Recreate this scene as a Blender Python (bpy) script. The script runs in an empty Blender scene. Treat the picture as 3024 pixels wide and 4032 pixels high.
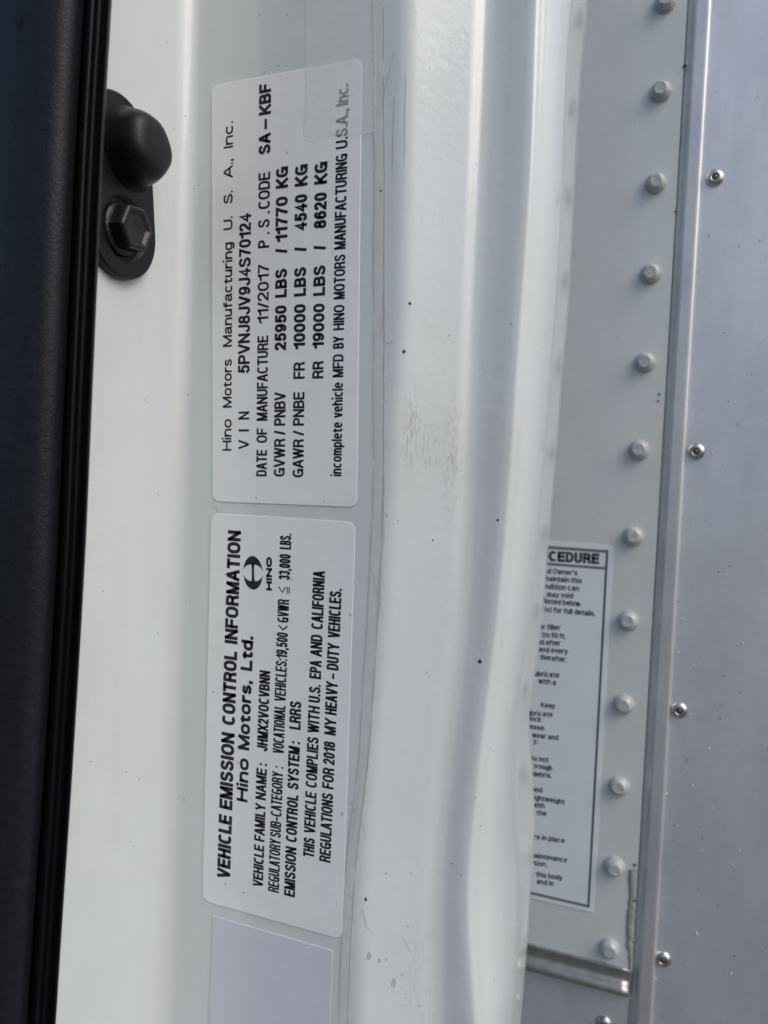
import bpy, bmesh, math, random
from mathutils import Vector, Matrix
random.seed(11)
SC = bpy.context.scene
COL = SC.collection

# ------------------------------------------------------------------ camera
F = 3030.0; CX, CY = 1512.0, 2016.0            # focal length and centre in photograph pixels (3024 x 4032)
xr = Vector((7812, 466, -3030)).normalized()   # world X in camera axes (right, down, forward)
dn = Vector((-2524, 62000, 3030)); dn = (dn - xr * dn.dot(xr)).normalized()
yf = (-dn).cross(xr); yf = yf if yf.z > 0 else -yf
up = -dn
AX, AY, AZ = xr, yf, up                        # world axes expressed in camera axes
def cam_to_world(c): return Vector((c.dot(AX), c.dot(AY), c.dot(AZ)))
def world_to_cam(w): return AX * w.x + AY * w.y + AZ * w.z
def ray(px, py): return cam_to_world(Vector(((px - CX) / F, (py - CY) / F, 1.0)))
CAM = -ray(1120, 2000) * 0.235                 # the world origin lies on the label face
def proj(p):
    c = world_to_cam(p - CAM); return (CX + F * c.x / c.z, CY + F * c.y / c.z)
def onY(px, py, y=0.0):                        # point of a wall parallel to the label face
    d = ray(px, py); return CAM + d * ((y - CAM.y) / d.y)
def onX(px, py, x):
    d = ray(px, py); return CAM + d * ((x - CAM.x) / d.x)
def along(A, d, px):                           # point A + t d that projects to column px
    a = world_to_cam(A - CAM); b = world_to_cam(d); u = (px - CX) / F
    return A + d * ((u * a.z - a.x) / (b.x - u * b.z))

cd = bpy.data.cameras.new('camera'); cam = bpy.data.objects.new('camera', cd); COL.objects.link(cam)
R = cam_to_world(Vector((1, 0, 0))); U = cam_to_world(Vector((0, -1, 0))); B = cam_to_world(Vector((0, 0, -1)))
M = Matrix((R, U, B)).transposed().to_4x4(); M.translation = CAM; cam.matrix_world = M
cd.sensor_fit = 'VERTICAL'; cd.sensor_height = 34.6; cd.lens = F / 4032 * 34.6
cd.clip_start = 0.005; cd.clip_end = 500
cd.dof.use_dof = True; cd.dof.focus_distance = 0.240; cd.dof.aperture_fstop = 16
SC.camera = cam

# ------------------------------------------------------------------ light
ELEV, AZIM = math.radians(46), math.radians(70)   # azimuth from the outward direction (-Y) towards +X
w = bpy.data.worlds.new('World'); SC.world = w; w.use_nodes = True
nt = w.node_tree; bg = nt.nodes['Background']
sky = nt.nodes.new('ShaderNodeTexSky'); sky.sky_type = 'NISHITA'; sky.sun_disc = False
sdir = Vector((math.sin(AZIM) * math.cos(ELEV), -math.cos(AZIM) * math.cos(ELEV), math.sin(ELEV)))
sky.sun_elevation = ELEV; sky.sun_rotation = math.atan2(sdir.x, sdir.y)
sky.air_density = 1.0; sky.dust_density = 4.0; sky.ozone_density = 1.0
hs = nt.nodes.new('ShaderNodeHueSaturation'); hs.inputs['Saturation'].default_value = 1.12   # overcast: a greyer sky
nt.links.new(sky.outputs[0], hs.inputs['Color']); nt.links.new(hs.outputs[0], bg.inputs[0]); bg.inputs[1].default_value = 0.115
sl = bpy.data.lights.new('sun', 'SUN'); so = bpy.data.objects.new('sun', sl); COL.objects.link(so)
sl.energy = 0.8; sl.angle = math.radians(50); sl.color = (0.97, 1, 1)
so.rotation_euler = sdir.to_track_quat('Z', 'Y').to_euler()
SC.view_settings.view_transform = 'Standard'; SC.view_settings.look = 'None'
SC.view_settings.exposure = 0.13; SC.view_settings.gamma = 1; SC.view_settings.use_curve_mapping = False

# ------------------------------------------------------------------ helpers
def link(name, me, mat=None, parent=None, smooth=False):
    o = bpy.data.objects.new(name, me); COL.objects.link(o)
    if mat: me.materials.append(mat)
    if parent: o.parent = parent
    if smooth:
        for p in me.polygons: p.use_smooth = True
    return o
def mesh(name, vs, fs, mat=None, parent=None, smooth=False):
    me = bpy.data.meshes.new(name); me.from_pydata([tuple(v) for v in vs], [], fs); me.validate(); me.update()
    return link(name, me, mat, parent, smooth)
def fromb(name, bm, mat=None, parent=None, smooth=False):
    bmesh.ops.recalc_face_normals(bm, faces=bm.faces)
    me = bpy.data.meshes.new(name); bm.to_mesh(me); bm.free()
    return link(name, me, mat, parent, smooth)
def empty(name, loc=(0, 0, 0)):
    o = bpy.data.objects.new(name, None); COL.objects.link(o); o.location = loc; o.empty_display_size = 0.01; return o
def tag(o, label=None, cat=None, group=None, kind=None):
    if label: o['label'] = label
    if cat: o['category'] = cat
    if group: o['group'] = group
    if kind: o['kind'] = kind
    return o
def adopt(ch, par):                            # parent keeping world place (things sit at par.location, unrotated)
    ch.parent = par; ch.matrix_parent_inverse = Matrix.Translation(-par.location); return ch
def lerp(a, b, t): return a + (b - a) * t
def keyed(tab, y):
    ks = sorted(tab)
    if y <= ks[0]:
        k0, k1 = ks[0], ks[1]
    elif y >= ks[-1]:
        k0, k1 = ks[-2], ks[-1]
    else:
        for k0, k1 in zip(ks, ks[1:]):
            if k0 <= y <= k1: break
    if ks[0] <= y <= ks[-1]:                   # smooth interpolation
        i = ks.index(k0); t = (y - k0) / (k1 - k0)
        def sl_(j):
            if j == 0: return (tab[ks[1]] - tab[ks[0]]) / (ks[1] - ks[0])
            if j == len(ks) - 1: return (tab[ks[-1]] - tab[ks[-2]]) / (ks[-1] - ks[-2])
            return (tab[ks[j + 1]] - tab[ks[j - 1]]) / (ks[j + 1] - ks[j - 1])
        h = k1 - k0; m0, m1 = sl_(i) * h, sl_(i + 1) * h
        return (2*t**3-3*t*t+1)*tab[k0] + (t**3-2*t*t+t)*m0 + (-2*t**3+3*t*t)*tab[k1] + (t**3-t*t)*m1
    return lerp(tab[k0], tab[k1], (y - k0) / (k1 - k0))
def loft(name, rows, mat, parent=None, smooth=True, closed=False):
    n = len(rows[0]); vs = [p for r in rows for p in r]; fs = []
    for i in range(len(rows) - 1):
        for j in range(n if closed else n - 1):
            k = (j + 1) % n
            fs.append((i*n+j, i*n+k, (i+1)*n+k, (i+1)*n+j))
    if closed:
        fs.append(tuple(range(n))); fs.append(tuple((len(rows)-1)*n + j for j in reversed(range(n))))
    bm = bmesh.new(); bv = [bm.verts.new(v) for v in vs]
    for f in fs:
        fc = bm.faces.new([bv[i] for i in f]); fc.smooth = smooth and len(f) == 4
    bmesh.ops.recalc_face_normals(bm, faces=bm.faces)
    me = bpy.data.meshes.new(name); bm.to_mesh(me); bm.free()
    return link(name, me, mat, parent)
def solidify(o, t, off=-1):
    m = o.modifiers.new('thickness', 'SOLIDIFY'); m.thickness = t; m.offset = off; return m

# ------------------------------------------------------------------ materials
class Mat:
    def __init__(s, name):
        s.m = bpy.data.materials.new(name); s.m.use_nodes = True; s.t = s.m.node_tree
        s.b = s.t.nodes['Principled BSDF']; s.tc = None
    def n(s, typ, **kw):
        nd = s.t.nodes.new(typ)
        for k, v in kw.items(): setattr(nd, k, v)
        return nd
    def l(s, a, b): s.t.links.new(a, b)
    def set(s, **kw):
        for k, v in kw.items():
            s.b.inputs[k.replace('_', ' ')].default_value = v
        return s
    def coord(s, scale=(1, 1, 1), loc=(0, 0, 0)):
        if not s.tc: s.tc = s.n('ShaderNodeNewGeometry')
        mp = s.n('ShaderNodeMapping'); mp.inputs['Scale'].default_value = scale; mp.inputs['Location'].default_value = loc
        s.l(s.tc.outputs['Position'], mp.inputs[0]); return mp.outputs[0]
    def noise(s, scale, det=4, vec=None, rough=0.55):
        nd = s.n('ShaderNodeTexNoise'); nd.inputs['Scale'].default_value = scale; nd.inputs['Detail'].default_value = det
        nd.inputs['Roughness'].default_value = rough
        s.l(vec if vec else s.coord(), nd.inputs['Vector']); return nd.outputs[0]
    def ramp(s, v, a, b, c0=(0, 0, 0, 1), c1=(1, 1, 1, 1)):
        r = s.n('ShaderNodeValToRGB'); r.color_ramp.elements[0].position = a; r.color_ramp.elements[1].position = b
        r.color_ramp.elements[0].color = c0; r.color_ramp.elements[1].color = c1; s.l(v, r.inputs[0]); return r.outputs[0]
    def mix(s, f, a, b):
        m = s.n('ShaderNodeMix', data_type='RGBA')
        for i, v in ((0, f), (6, a), (7, b)):
            if hasattr(v, 'is_linked'): s.l(v, m.inputs[i])
            else: m.inputs[i].default_value = v
        return m.outputs[2]
    def math(s, op, a, b=0.0):
        m = s.n('ShaderNodeMath', operation=op)
        for i, v in ((0, a), (1, b)):
            if hasattr(v, 'is_linked'): s.l(v, m.inputs[i])
            else: m.inputs[i].default_value = v
        return m.outputs[0]
    def bump(s, h, strength, dist, prev=None):
        b = s.n('ShaderNodeBump'); b.inputs['Strength'].default_value = strength; b.inputs['Distance'].default_value = dist
        s.l(h, b.inputs['Height'])
        if prev: s.l(prev, b.inputs['Normal'])
        return b.outputs[0]
    def specks(s, scale, size, prob, vec=None):   # sparse small specks: a mask
        v = s.n('ShaderNodeTexVoronoi'); v.inputs['Scale'].default_value = scale
        s.l(vec if vec else s.coord(), v.inputs['Vector'])
        a = s.math('LESS_THAN', v.outputs['Distance'], size)
        sep = s.n('ShaderNodeSeparateColor'); s.l(v.outputs['Color'], sep.inputs[0])
        c = s.math('LESS_THAN', sep.outputs[0], prob)
        return s.math('MULTIPLY', a, c)

def rgb(r, g, b): return (r, g, b, 1)
def blob(M_, p, rx, ry, rz):                   # soft ellipsoid mask round a world point
    v = M_.coord((1/rx, 1/ry, 1/rz), (-p.x/rx, -p.y/ry, -p.z/rz))
    ln = M_.n('ShaderNodeVectorMath', operation='LENGTH'); M_.l(v, ln.inputs[0])
    return M_.ramp(ln.outputs['Value'], 0.15, 1.0, rgb(1, 1, 1), rgb(0, 0, 0))

PW = rgb(0.675, 0.738, 0.752)
def paint_material(name, base, scuffs=()):
    p = Mat(name)
    dirt = p.ramp(p.noise(45, 6), 0.35, 0.75)
    col = p.mix(p.math('MULTIPLY', dirt, 0.14), base, rgb(0.50, 0.51, 0.49))
    streak = p.ramp(p.noise(1, 5, p.coord((900, 900, 40))), 0.58, 0.72)
    col = p.mix(p.math('MULTIPLY', streak, 0.05), col, rgb(0.42, 0.42, 0.40))
    col = p.mix(p.math('MULTIPLY', p.specks(420, 0.14, 0.03), 0.55), col, rgb(0.22, 0.22, 0.21))
    col = p.mix(p.math('MULTIPLY', p.specks(150, 0.045, 0.10), 0.7), col, rgb(0.2, 0.2, 0.19))
    for pt, rx, ry, rz, sc, lo, amt in scuffs:
        nz = p.ramp(p.noise(1, 6, p.coord(sc), 0.7), lo, lo + 0.16)
        col = p.mix(p.math('MULTIPLY', p.math('MULTIPLY', nz, blob(p, pt, rx, ry, rz)), amt), col, rgb(0.27, 0.265, 0.265))
    p.l(col, p.b.inputs['Base Color'])
    p.set(Roughness=0.28, IOR=1.5, Coat_Weight=0.9, Coat_Roughness=0.07)
    h = p.noise(260, 2); h2 = p.noise(2500, 2)
    nb = p.bump(h2, 0.08, 0.0004, p.bump(h, 0.14, 0.0006))
    p.l(nb, p.b.inputs['Normal'])
    cb = p.bump(h, 0.09, 0.0006); p.l(cb, p.b.inputs['Coat Normal'])
    return p.m
SCUFF = []                                     # filled after the pillar profile is known

def simple(name, base, rough, metal=0.0, noise=None, amt=0.15, c2=None, bump=None, coat=0.0):
    p = Mat(name)
    if noise:
        col = p.mix(p.math('MULTIPLY', p.ramp(p.noise(noise, 5), 0.35, 0.7), amt), base, c2 or rgb(base[0]*.5, base[1]*.5, base[2]*.5))
        p.l(col, p.b.inputs['Base Color'])
    else: p.set(Base_Color=base)
    p.set(Roughness=rough, Metallic=metal, Coat_Weight=coat)
    if bump:
        sc, st, di = bump; p.l(p.bump(p.noise(sc, 4), st, di), p.b.inputs['Normal'])
    return p.m

def label_material(name, base, smudges=True):
    p = Mat(name)
    col = p.mix(p.math('MULTIPLY', p.ramp(p.noise(70, 6, None, 0.65), 0.5, 0.8), 0.10), base, rgb(0.45, 0.45, 0.44))
    if smudges:
        col = p.mix(p.math('MULTIPLY', p.specks(300, 0.12, 0.06), 0.5), col, rgb(0.25, 0.25, 0.25))
        f = p.ramp(p.noise(1, 6, p.coord((900, 900, 500)), 0.75), 0.60, 0.78)
        b_ = p.ramp(p.noise(60, 3), 0.52, 0.68)
        col = p.mix(p.math('MULTIPLY', p.math('MULTIPLY', f, b_), 0.28), col, rgb(0.3, 0.3, 0.3))
    p.l(col, p.b.inputs['Base Color']); p.set(Roughness=0.34, Coat_Weight=0.5, Coat_Roughness=0.12)
    p.l(p.bump(p.noise(140, 4), 0.22, 0.0007), p.b.inputs['Normal'])
    return p.m
m_label = label_material('satin label film', rgb(0.86, 0.90, 0.92))
m_label2 = label_material('bluish white label paper', rgb(0.66, 0.69, 0.79), False)
m_sticker = label_material('notice sticker film', rgb(0.78, 0.85, 0.89), False)
m_ink = simple('black ink', rgb(0.012, 0.013, 0.022), 0.45)
m_ink2 = simple('faded dark ink', rgb(0.075, 0.085, 0.09), 0.5)
m_ink3 = simple('grey green ink', rgb(0.17, 0.20, 0.195), 0.5)
m_trim = simple('black grained vinyl', rgb(0.008, 0.010, 0.015), 0.46, 0, 400, 0.4, rgb(0.02, 0.022, 0.027), (1400, 0.35, 0.0006)); m_trim.node_tree.nodes['Principled BSDF'].inputs['Specular IOR Level'].default_value = 0.3
m_lip = simple('smooth black vinyl lip', rgb(0.006, 0.007, 0.010), 0.36); m_lip.node_tree.nodes['Principled BSDF'].inputs['Specular IOR Level'].default_value = 0.3
m_rub = simple('black rubber', rgb(0.004, 0.005, 0.008), 0.40, 0, 300, 0.5, rgb(0.012, 0.013, 0.016), (1800, 0.2, 0.0004)); m_rub.node_tree.nodes['Principled BSDF'].inputs['Specular IOR Level'].default_value = 0.35
m_bolt = simple('blackened steel', rgb(0.007, 0.008, 0.010), 0.34, 0.0, 500, 0.3, rgb(0.025, 0.026, 0.03), (900, 0.4, 0.0005))
m_seal = simple('grey sealant', rgb(0.40, 0.41, 0.40), 0.5, 0, 300, 0.5, rgb(0.22, 0.22, 0.21), (700, 0.5, 0.001))
m_grit = simple('dark grit', rgb(0.05, 0.048, 0.045), 0.7)
m_nick = simple('dull nick', rgb(0.004, 0.004, 0.005), 0.9)
m_rust = simple('rusty grit', rgb(0.12, 0.06, 0.04), 0.8)
m_hair = simple('dark hairline', rgb(0.52, 0.54, 0.54), 0.6)
m_rivet = simple('painted rivet', rgb(0.52, 0.55, 0.56), 0.24, 0, 500, 0.35, rgb(0.25, 0.26, 0.26), (420, 0.5, 0.0014), 0.6)
m_steel = simple('bright pop rivet', rgb(0.62, 0.615, 0.60), 0.27, 1.0, 700, 0.4, rgb(0.35, 0.34, 0.33), (900, 0.2, 0.0004))
m_mandrel = simple('dull rivet core', rgb(0.16, 0.16, 0.16), 0.4, 0.8)
m_gap = simple('dark grimy gap', rgb(0.10, 0.105, 0.10), 0.7, 0, 300, 0.5, rgb(0.2, 0.2, 0.19))
def alu_material(name, base, rough, dark=0.75, spec=True):
    p = Mat(name)
    st = p.noise(1, 6, p.coord((130, 130, 12)), 0.6)
    st2 = p.noise(1, 6, p.coord((38, 38, 20)), 0.68)
    col = p.mix(p.math('MULTIPLY', p.ramp(st, 0.3, 0.72), 0.4), base, rgb(base[0]*dark, base[1]*dark, base[2]*dark))
    col = p.mix(p.math('MULTIPLY', p.ramp(st2, 0.40, 0.72), 0.42), col, rgb(base[0]*.62, base[1]*.63, base[2]*.65))
    if spec:
        col = p.mix(p.math('MULTIPLY', p.specks(230, 0.13, 0.16), 0.55), col, rgb(0.18, 0.17, 0.16))
        col = p.mix(p.math('MULTIPLY', p.specks(520, 0.2, 0.10), 0.30), col, rgb(0.25, 0.24, 0.23))
    p.l(col, p.b.inputs['Base Color']); p.set(Metallic=0.72)
    r = p.n('ShaderNodeMapRange'); p.l(st, r.inputs[0]); r.inputs[3].default_value = rough - 0.07; r.inputs[4].default_value = rough + 0.1
    p.l(r.outputs[0], p.b.inputs['Roughness'])
    p.l(p.bump(st, 0.08, 0.0006, p.bump(p.noise(28, 2), 0.10, 0.004)), p.b.inputs['Normal'])
    return p.m
m_alu = alu_material('weathered aluminium sheet', rgb(0.79, 0.83, 0.89), 0.46)
m_rail = alu_material('aluminium rail', rgb(0.74, 0.76, 0.78), 0.42, 0.8, False)
m_sill = simple('bright sill moulding', rgb(0.42, 0.43, 0.41), 0.36, 0.8, 200, 0.6, rgb(0.26, 0.26, 0.23), (300, 0.15, 0.001))
def drop_material():
    p = Mat('water'); p.set(Base_Color=rgb(0.62, 0.65, 0.67), Roughness=0.02, IOR=1.45, Alpha=0.35, Coat_Weight=1.0, Coat_Roughness=0.02); return p.m
m_water = drop_material()
m_pale = simple('pale spatter', rgb(0.60, 0.63, 0.66), 0.3, 0, None, coat=0.5)
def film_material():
    p = Mat('torn film with painted reflection'); tr = p.n('ShaderNodeBsdfTransparent'); mx = p.n('ShaderNodeMixShader')
    p.set(Base_Color=rgb(0.93, 0.97, 0.97), Roughness=0.2)  # whitish base stands in for the bright reflection on the film
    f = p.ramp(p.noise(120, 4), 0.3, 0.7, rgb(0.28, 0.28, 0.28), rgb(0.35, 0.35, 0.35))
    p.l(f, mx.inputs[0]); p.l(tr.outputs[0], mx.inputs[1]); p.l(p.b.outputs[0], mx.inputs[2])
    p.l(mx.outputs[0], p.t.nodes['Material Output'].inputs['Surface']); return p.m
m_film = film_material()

# ------------------------------------------------------------------ ground (only met in reflections)
gm = simple('pale concrete', rgb(0.13, 0.13, 0.132), 0.9, 0, 3, 0.4)
g = mesh('ground', [(-60, -60, -1.3), (60, -60, -1.3), (60, 60, -1.3), (-60, 60, -1.3)], [(0, 1, 2, 3)], gm); g['kind'] = 'structure'

# ------------------------------------------------------------------ cab pillar: one pressed, painted panel
pillar = empty('cab_pillar')
tag(pillar, 'white painted pressed steel door pillar with a ribbed rear flange, carrying the labels', 'door pillar')
XC = onY(694, 2000).x                          # inner corner between side face and label face
T_b = {-300: 1630, 0: 1625, 600: 1620, 1250: 1607, 2000: 1558, 2400: 1536, 3000: 1480, 3500: 1447, 4032: 1440, 4500: 1430}
T_c = {-300: 1920, 0: 1909, 700: 1880, 1250: 1853, 2000: 1818, 2400: 1796, 3000: 1728, 3500: 1692, 4032: 1690, 4500: 1680}
T_d = {-300: 2040, 0: 2023, 1000: 1984, 2000: 1926, 2400: 1903, 3000: 1822, 3500: 1777, 4032: 1783, 4500: 1775}
T_e = {-300: 2135, 0: 2120, 700: 2094, 1250: 2055, 2000: 2000, 2400: 1962, 3000: 1890, 3500: 1848, 4032: 1878, 4500: 1875}
T_g = {-300: 2310, 0: 2290, 1000: 2246, 1250: 2228, 2000: 2177, 2400: 2147, 2700: 2117, 2950: 2088, 3200: 2097, 3500: 2109, 3650: 2107, 3800: 2096, 4032: 2081, 4500: 2040}
def sstep(t): t = max(0, min(1, t)); return t * t * (3 - 2 * t)
def profile_phi(px, b, c, d, e, g, sh):            # surface angle (degrees) at a column of the photograph
    ks = [(b - 75, 0), (b + 25, 33), (c - 50, 30), (c - 14, 34 + 16 * sh), (c + 16 + 30 * (1 - sh), 16), (c + 60, 4), (d, -2), (e - 50, 0), (e - 14, 12), (e + 6, 60), (e + 24, 48),
          (lerp(e, g, .22), 67), (lerp(e, g, .4), 79), (lerp(e, g, .6), 86.5), (lerp(e, g, .8), 90.5), (g - 8, 91.5)]
    if px <= ks[0][0]: return ks[0][1]
    for (p0, a0), (p1, a1) in zip(ks, ks[1:]):
        if p0 <= px <= p1: return lerp(a0, a1, sstep((px - p0) / (p1 - p0)))
    return ks[-1][1]
rows = []; ZROW = {}
YS = [-2400, -1800, -1200, -700] + [-420 + 60 * i for i in range(83)] + [4800, 5400, 6200]
prof_pts = {}
for py in YS:
    z = onY(1300, py).z
    b, c, d, e, g = (keyed(T, py) for T in (T_b, T_c, T_d, T_e, T_g))
    r = [Vector((XC, -0.066, z)), Vector((XC, -0.050, z)), Vector((XC, -0.030, z))]
    fr = 0.0072
    for i in range(9):
        a = i / 8 * math.pi / 2; r.append(Vector((XC + fr - fr * math.cos(a), -fr + fr * math.sin(a), z)))
    P = along(Vector((0, 0, z)), Vector((1, 0, 0)), b - 90)
    for f in (0.25, 0.5, 0.75, 1): r.append(Vector((lerp(XC + fr, P.x, f), 0, z)))
    N = 90; px0 = b - 90
    for i in range(1, N + 1):
        px1 = lerp(b - 90, g - 4, i / N); phi = math.radians(profile_phi((px0 + px1) / 2, b, c, d, e, g, max(0.0, min(1.0, (2300 - py) / 1200))))
        P = along(P, Vector((math.cos(phi), math.sin(phi), 0)), px1); r.append(P.copy()); px0 = px1
        prof_pts.setdefault(py, []).append((px1, P.copy()))
    rad = 0.0035                               # hem: the edge rolls on round and back
    for i in range(1, 9):
        a = math.radians(92 + i * 16); P = P + Vector((math.cos(a), math.sin(a), 0)) * rad * 0.26; r.append(P.copy())
    r.append(P + Vector((-0.02, 0.002, 0)))
    rows.append(r)
print('flange depth', rows[40][-10])
def on_profile(px, py):                        # point of the ribbed flange seen at a pixel
    best = min(prof_pts, key=lambda k: abs(k - py)); pts = prof_pts[best]
    q = min(pts, key=lambda t: abs(t[0] - px))[1]
    d = ray(px, py); return CAM + d * ((q.y - CAM.y) / d.y)
sc1, sc2, sc3 = on_profile(1618, 1690), on_profile(1780, 1800), on_profile(1660, 3850)
scl, sc4 = on_profile(1690, 1760), on_profile(1800, 860)
SCUFF += [(sc1, .0028, .02, .016, (1500, 1500, 260), 0.45, 0.62), (sc2, .0034, .02, .024, (900, 900, 500), 0.47, 0.42),
          (scl, .004, .02, .011, (1100, 1100, 300), 0.5, 0.6), (sc3, .007, .02, .024, (1500, 1500, 260), 0.5, 0.3), (sc4, .01, .02, .03, (500, 500, 300), 0.62, 0.4)]
m_paint = paint_material('white cab paint', PW, SCUFF)
panel = loft('pressed_panel', rows, m_paint, pillar); 
nmid = [p for p in panel.data.polygons if abs(p.center.y) < 1e-5 and p.center.x > XC + .01][0].normal
solidify(panel, 0.0012, 1 if nmid.y > 0 else -1)

# peeling strip beside the labels, hairlines, grit: all fixed to the pillar
def ribbon(name, pts, wd, mat, parent, y=-0.00012, thick=0.00006):
    bm = bmesh.new(); prev = None
    for i, p in enumerate(pts):
        q = pts[min(i + 1, len(pts) - 1)] - pts[max(i - 1, 0)]; nrm = Vector((-q.z, 0, q.x)).normalized()
        k = wd * (0.35 + 0.65 * math.sin(math.pi * (i + .5) / len(pts)))
        a = bm.verts.new(p + nrm * k / 2 + Vector((0, y, 0))); b_ = bm.verts.new(p - nrm * k / 2 + Vector((0, y, 0)))
        if prev: bm.faces.new((prev[0], prev[1], b_, a))
        prev = (a, b_)
    o = fromb(name, bm, mat, parent); solidify(o, thick, 0); return o
S0 = {-300: 1464, 0: 1466, 500: 1474, 1250: 1472, 2000: 1469, 2400: 1448, 2700: 1432, 3000: 1411, 3500: 1357, 4032: 1335, 4400: 1315}
S1 = {-300: 1512, 0: 1511, 500: 1514, 1250: 1514, 2000: 1508, 2400: 1490, 2700: 1474, 3000: 1450, 3500: 1395, 4032: 1370, 4400: 1350}
bm = bmesh.new(); prev = None
for i in range(-150, 600):
    py = -350 + i * 10
    a = onY(keyed(S0, py) + random.uniform(-3, 3) + 3 * math.sin(i * .37) * math.sin(i * 0.05), py, -0.00007)
    b_ = onY(keyed(S1, py) + random.uniform(-1.2, 1.2) + 2 * math.sin(i * .08), py, -0.00007)
    mid = (a + b_) / 2 + Vector((0, -0.00003, 0))
    v = [bm.verts.new(x) for x in (a + Vector((0, 0.00006, 0)), a, mid, b_, b_ + Vector((0, 0.00006, 0)))]
    if prev:
        for j in range(4): bm.faces.new((prev[j], prev[j + 1], v[j + 1], v[j]))
    prev = v
m_strip = simple('aged seam sealer', rgb(0.67, 0.715, 0.72), 0.36, 0, 160, 0.4, rgb(0.56, 0.57, 0.55), (500, 0.15, 0.0005))
strip = fromb('seam_sealer', bm, m_strip, pillar)
for T_, lo_, hi_, amp in ((S0, -1700, 5400, 4), (S1, -1700, 5400, 2)):
    py = lo_
    while py < hi_:
        ln = random.uniform(120, 420)
        pts = [onY(keyed(T_, y_) + amp * .5 * math.sin(y_ * .011) + random.uniform(-amp, amp) * .6 * .5, y_, -0.00004) for y_ in [py + ln * k / 30 for k in range(31)]]
        ribbon('dirt_line', pts, random.uniform(.00014, .00026), m_hair, pillar); py += ln + random.uniform(-10, 60)
HL = [[(1513, 1130), (1500, 1300), (1512, 1345), (1540, 1352), (1556, 1333)], [(1560, 190), (1530, 300), (1508, 400), (1505, 430)],
      [(1556, 380), (1550, 520), (1548, 640), (1546, 690)], [(1600, 280), (1596, 430), (1590, 700)], [(1449, 1225), (1440, 1240), (1430, 1262)],
      [(1452, 2200), (1470, 2260), (1500, 2390), (1508, 2420)], [(1375, 3140), (1400, 3200), (1428, 3240), (1448, 3320)],
      [(1360, 3510), (1384, 3530), (1396, 3545)], [(1430, 3580), (1445, 3650), (1490, 3690)], [(1478, 2400), (1490, 2440), (1476, 2520), (1462, 2600)],
      [(1586, 3690), (1610, 3730), (1628, 3760)], [(1420, 3060), (1402, 3200), (1388, 3330)], [(835, 1990), (856, 2000), (862, 2022), (836, 2040)]]
for h in HL:
    pts = []
    for (x0, y0), (x1, y1) in zip(h, h[1:]):
        for k in range(6):
            px, py = lerp(x0, x1, k / 6), lerp(y0, y1, k / 6)
            lim = keyed(T_b, py) - 80
            pts.append(on_profile(px, py) if px > lim else onY(px, py))
    ribbon('scratch', pts, 0.00014, m_hair, pillar)
# long edge lines of the old coating next to the sealer
ribbon('coating_edge', [onY(1513 + 2 * math.sin(i * .9) + random.uniform(-2, 2) - (0 if i < 40 else (i - 40) * .9), 900 + i * 28, 0) for i in range(54)], 0.00022, m_hair, pillar)
def chip(px, py, r, mat, y=None, par=None):
    p = on_profile(px, py) if y is None else onY(px, py, y)
    bm = bmesh.new(); bmesh.ops.create_icosphere(bm, subdivisions=2, radius=1)
    for v in bm.verts: v.co = Vector((v.co.x * r * random.uniform(.7, 1.2), v.co.y * r * .45, v.co.z * r * random.uniform(.7, 1.3))) + p
    return fromb('grit_speck', bm, mat, par, True)
for px, py, r in ((1613, 1195, .00048), (1591, 1384, .00055), (1960, 2048, .0004), (1890, 2604, .00055), (1440, 3541, .0005), (1704, 2127, .0003), (1500, 752, .0004), (1780, 3400, .0002), (2012, 1275, .0002), (1568, 2050, .0002)):
    chip(px, py, r, m_grit, None, pillar)

# ------------------------------------------------------------------ strokes for lettering
def arc(cx, cy, rx, ry, a0, a1, n=14, p=2.5):
    out = []
    for i in range(n + 1):
        a = math.radians(lerp(a0, a1, i / n)); c, s = math.cos(a), math.sin(a)
        out.append((cx + rx * math.copysign(abs(c) ** (2 / p), c), cy + ry * math.copysign(abs(s) ** (2 / p), s)))
    return out
def spl(pts, n=5):
    out = []
    for i in range(len(pts) - 1):
        p0, p1, p2, p3 = pts[max(i - 1, 0)], pts[i], pts[i + 1], pts[min(i + 2, len(pts) - 1)]
        for k in range(n):
            t = k / n
            out.append(tuple(0.5 * (2 * p1[j] + (p2[j] - p0[j]) * t + (2*p0[j] - 5*p1[j] + 4*p2[j] - p3[j]) * t*t + (3*p1[j] - p0[j] - 3*p2[j] + p3[j]) * t**3) for j in (0, 1)))
    return out + [pts[-1]]
G = {}
def gl(ch, w, *st): G[ch] = (w, st)
gl('A', .90, [(0, 0), (.44, 1), (.56, 1), (1, 0)], [(.17, .30), (.83, .30)])
gl('B', .82, [(0, 0), (0, 1), (.5, 1)] + arc(.5, .765, .42, .235, 90, -90) + [(0, .53)], [(0, .53), (.55, .53)] + arc(.55, .265, .45, .265, 90, -90) + [(0, 0)])
gl('C', .88, arc(.5, .5, .5, .5, 42, 318, 24)); gl('D', .86, [(0, 0), (0, 1), (.45, 1)] + arc(.45, .5, .55, .5, 90, -90) + [(0, 0)])
gl('E', .74, [(1, 0), (0, 0), (0, 1), (1, 1)], [(0, .52), (.93, .52)]); gl('F', .70, [(0, 0), (0, 1), (1, 1)], [(0, .5), (.9, .5)])
gl('G', .92, arc(.5, .5, .5, .5, 42, 330, 24), [(.55, .46), (1, .46), (1, 0)]); gl('H', .82, [(0, 0), (0, 1)], [(1, 0), (1, 1)], [(0, .52), (1, .52)])
gl('I', 0, [(.5, 0), (.5, 1)]); gl('J', .62, [(1, 1), (1, .3)] + arc(.5, .3, .5, .3, 0, -180, 10))
gl('K', .84, [(0, 0), (0, 1)], [(1, 1), (0, .34)], [(.33, .56), (1, 0)]); gl('L', .68, [(0, 1), (0, 0), (1, 0)])
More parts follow.
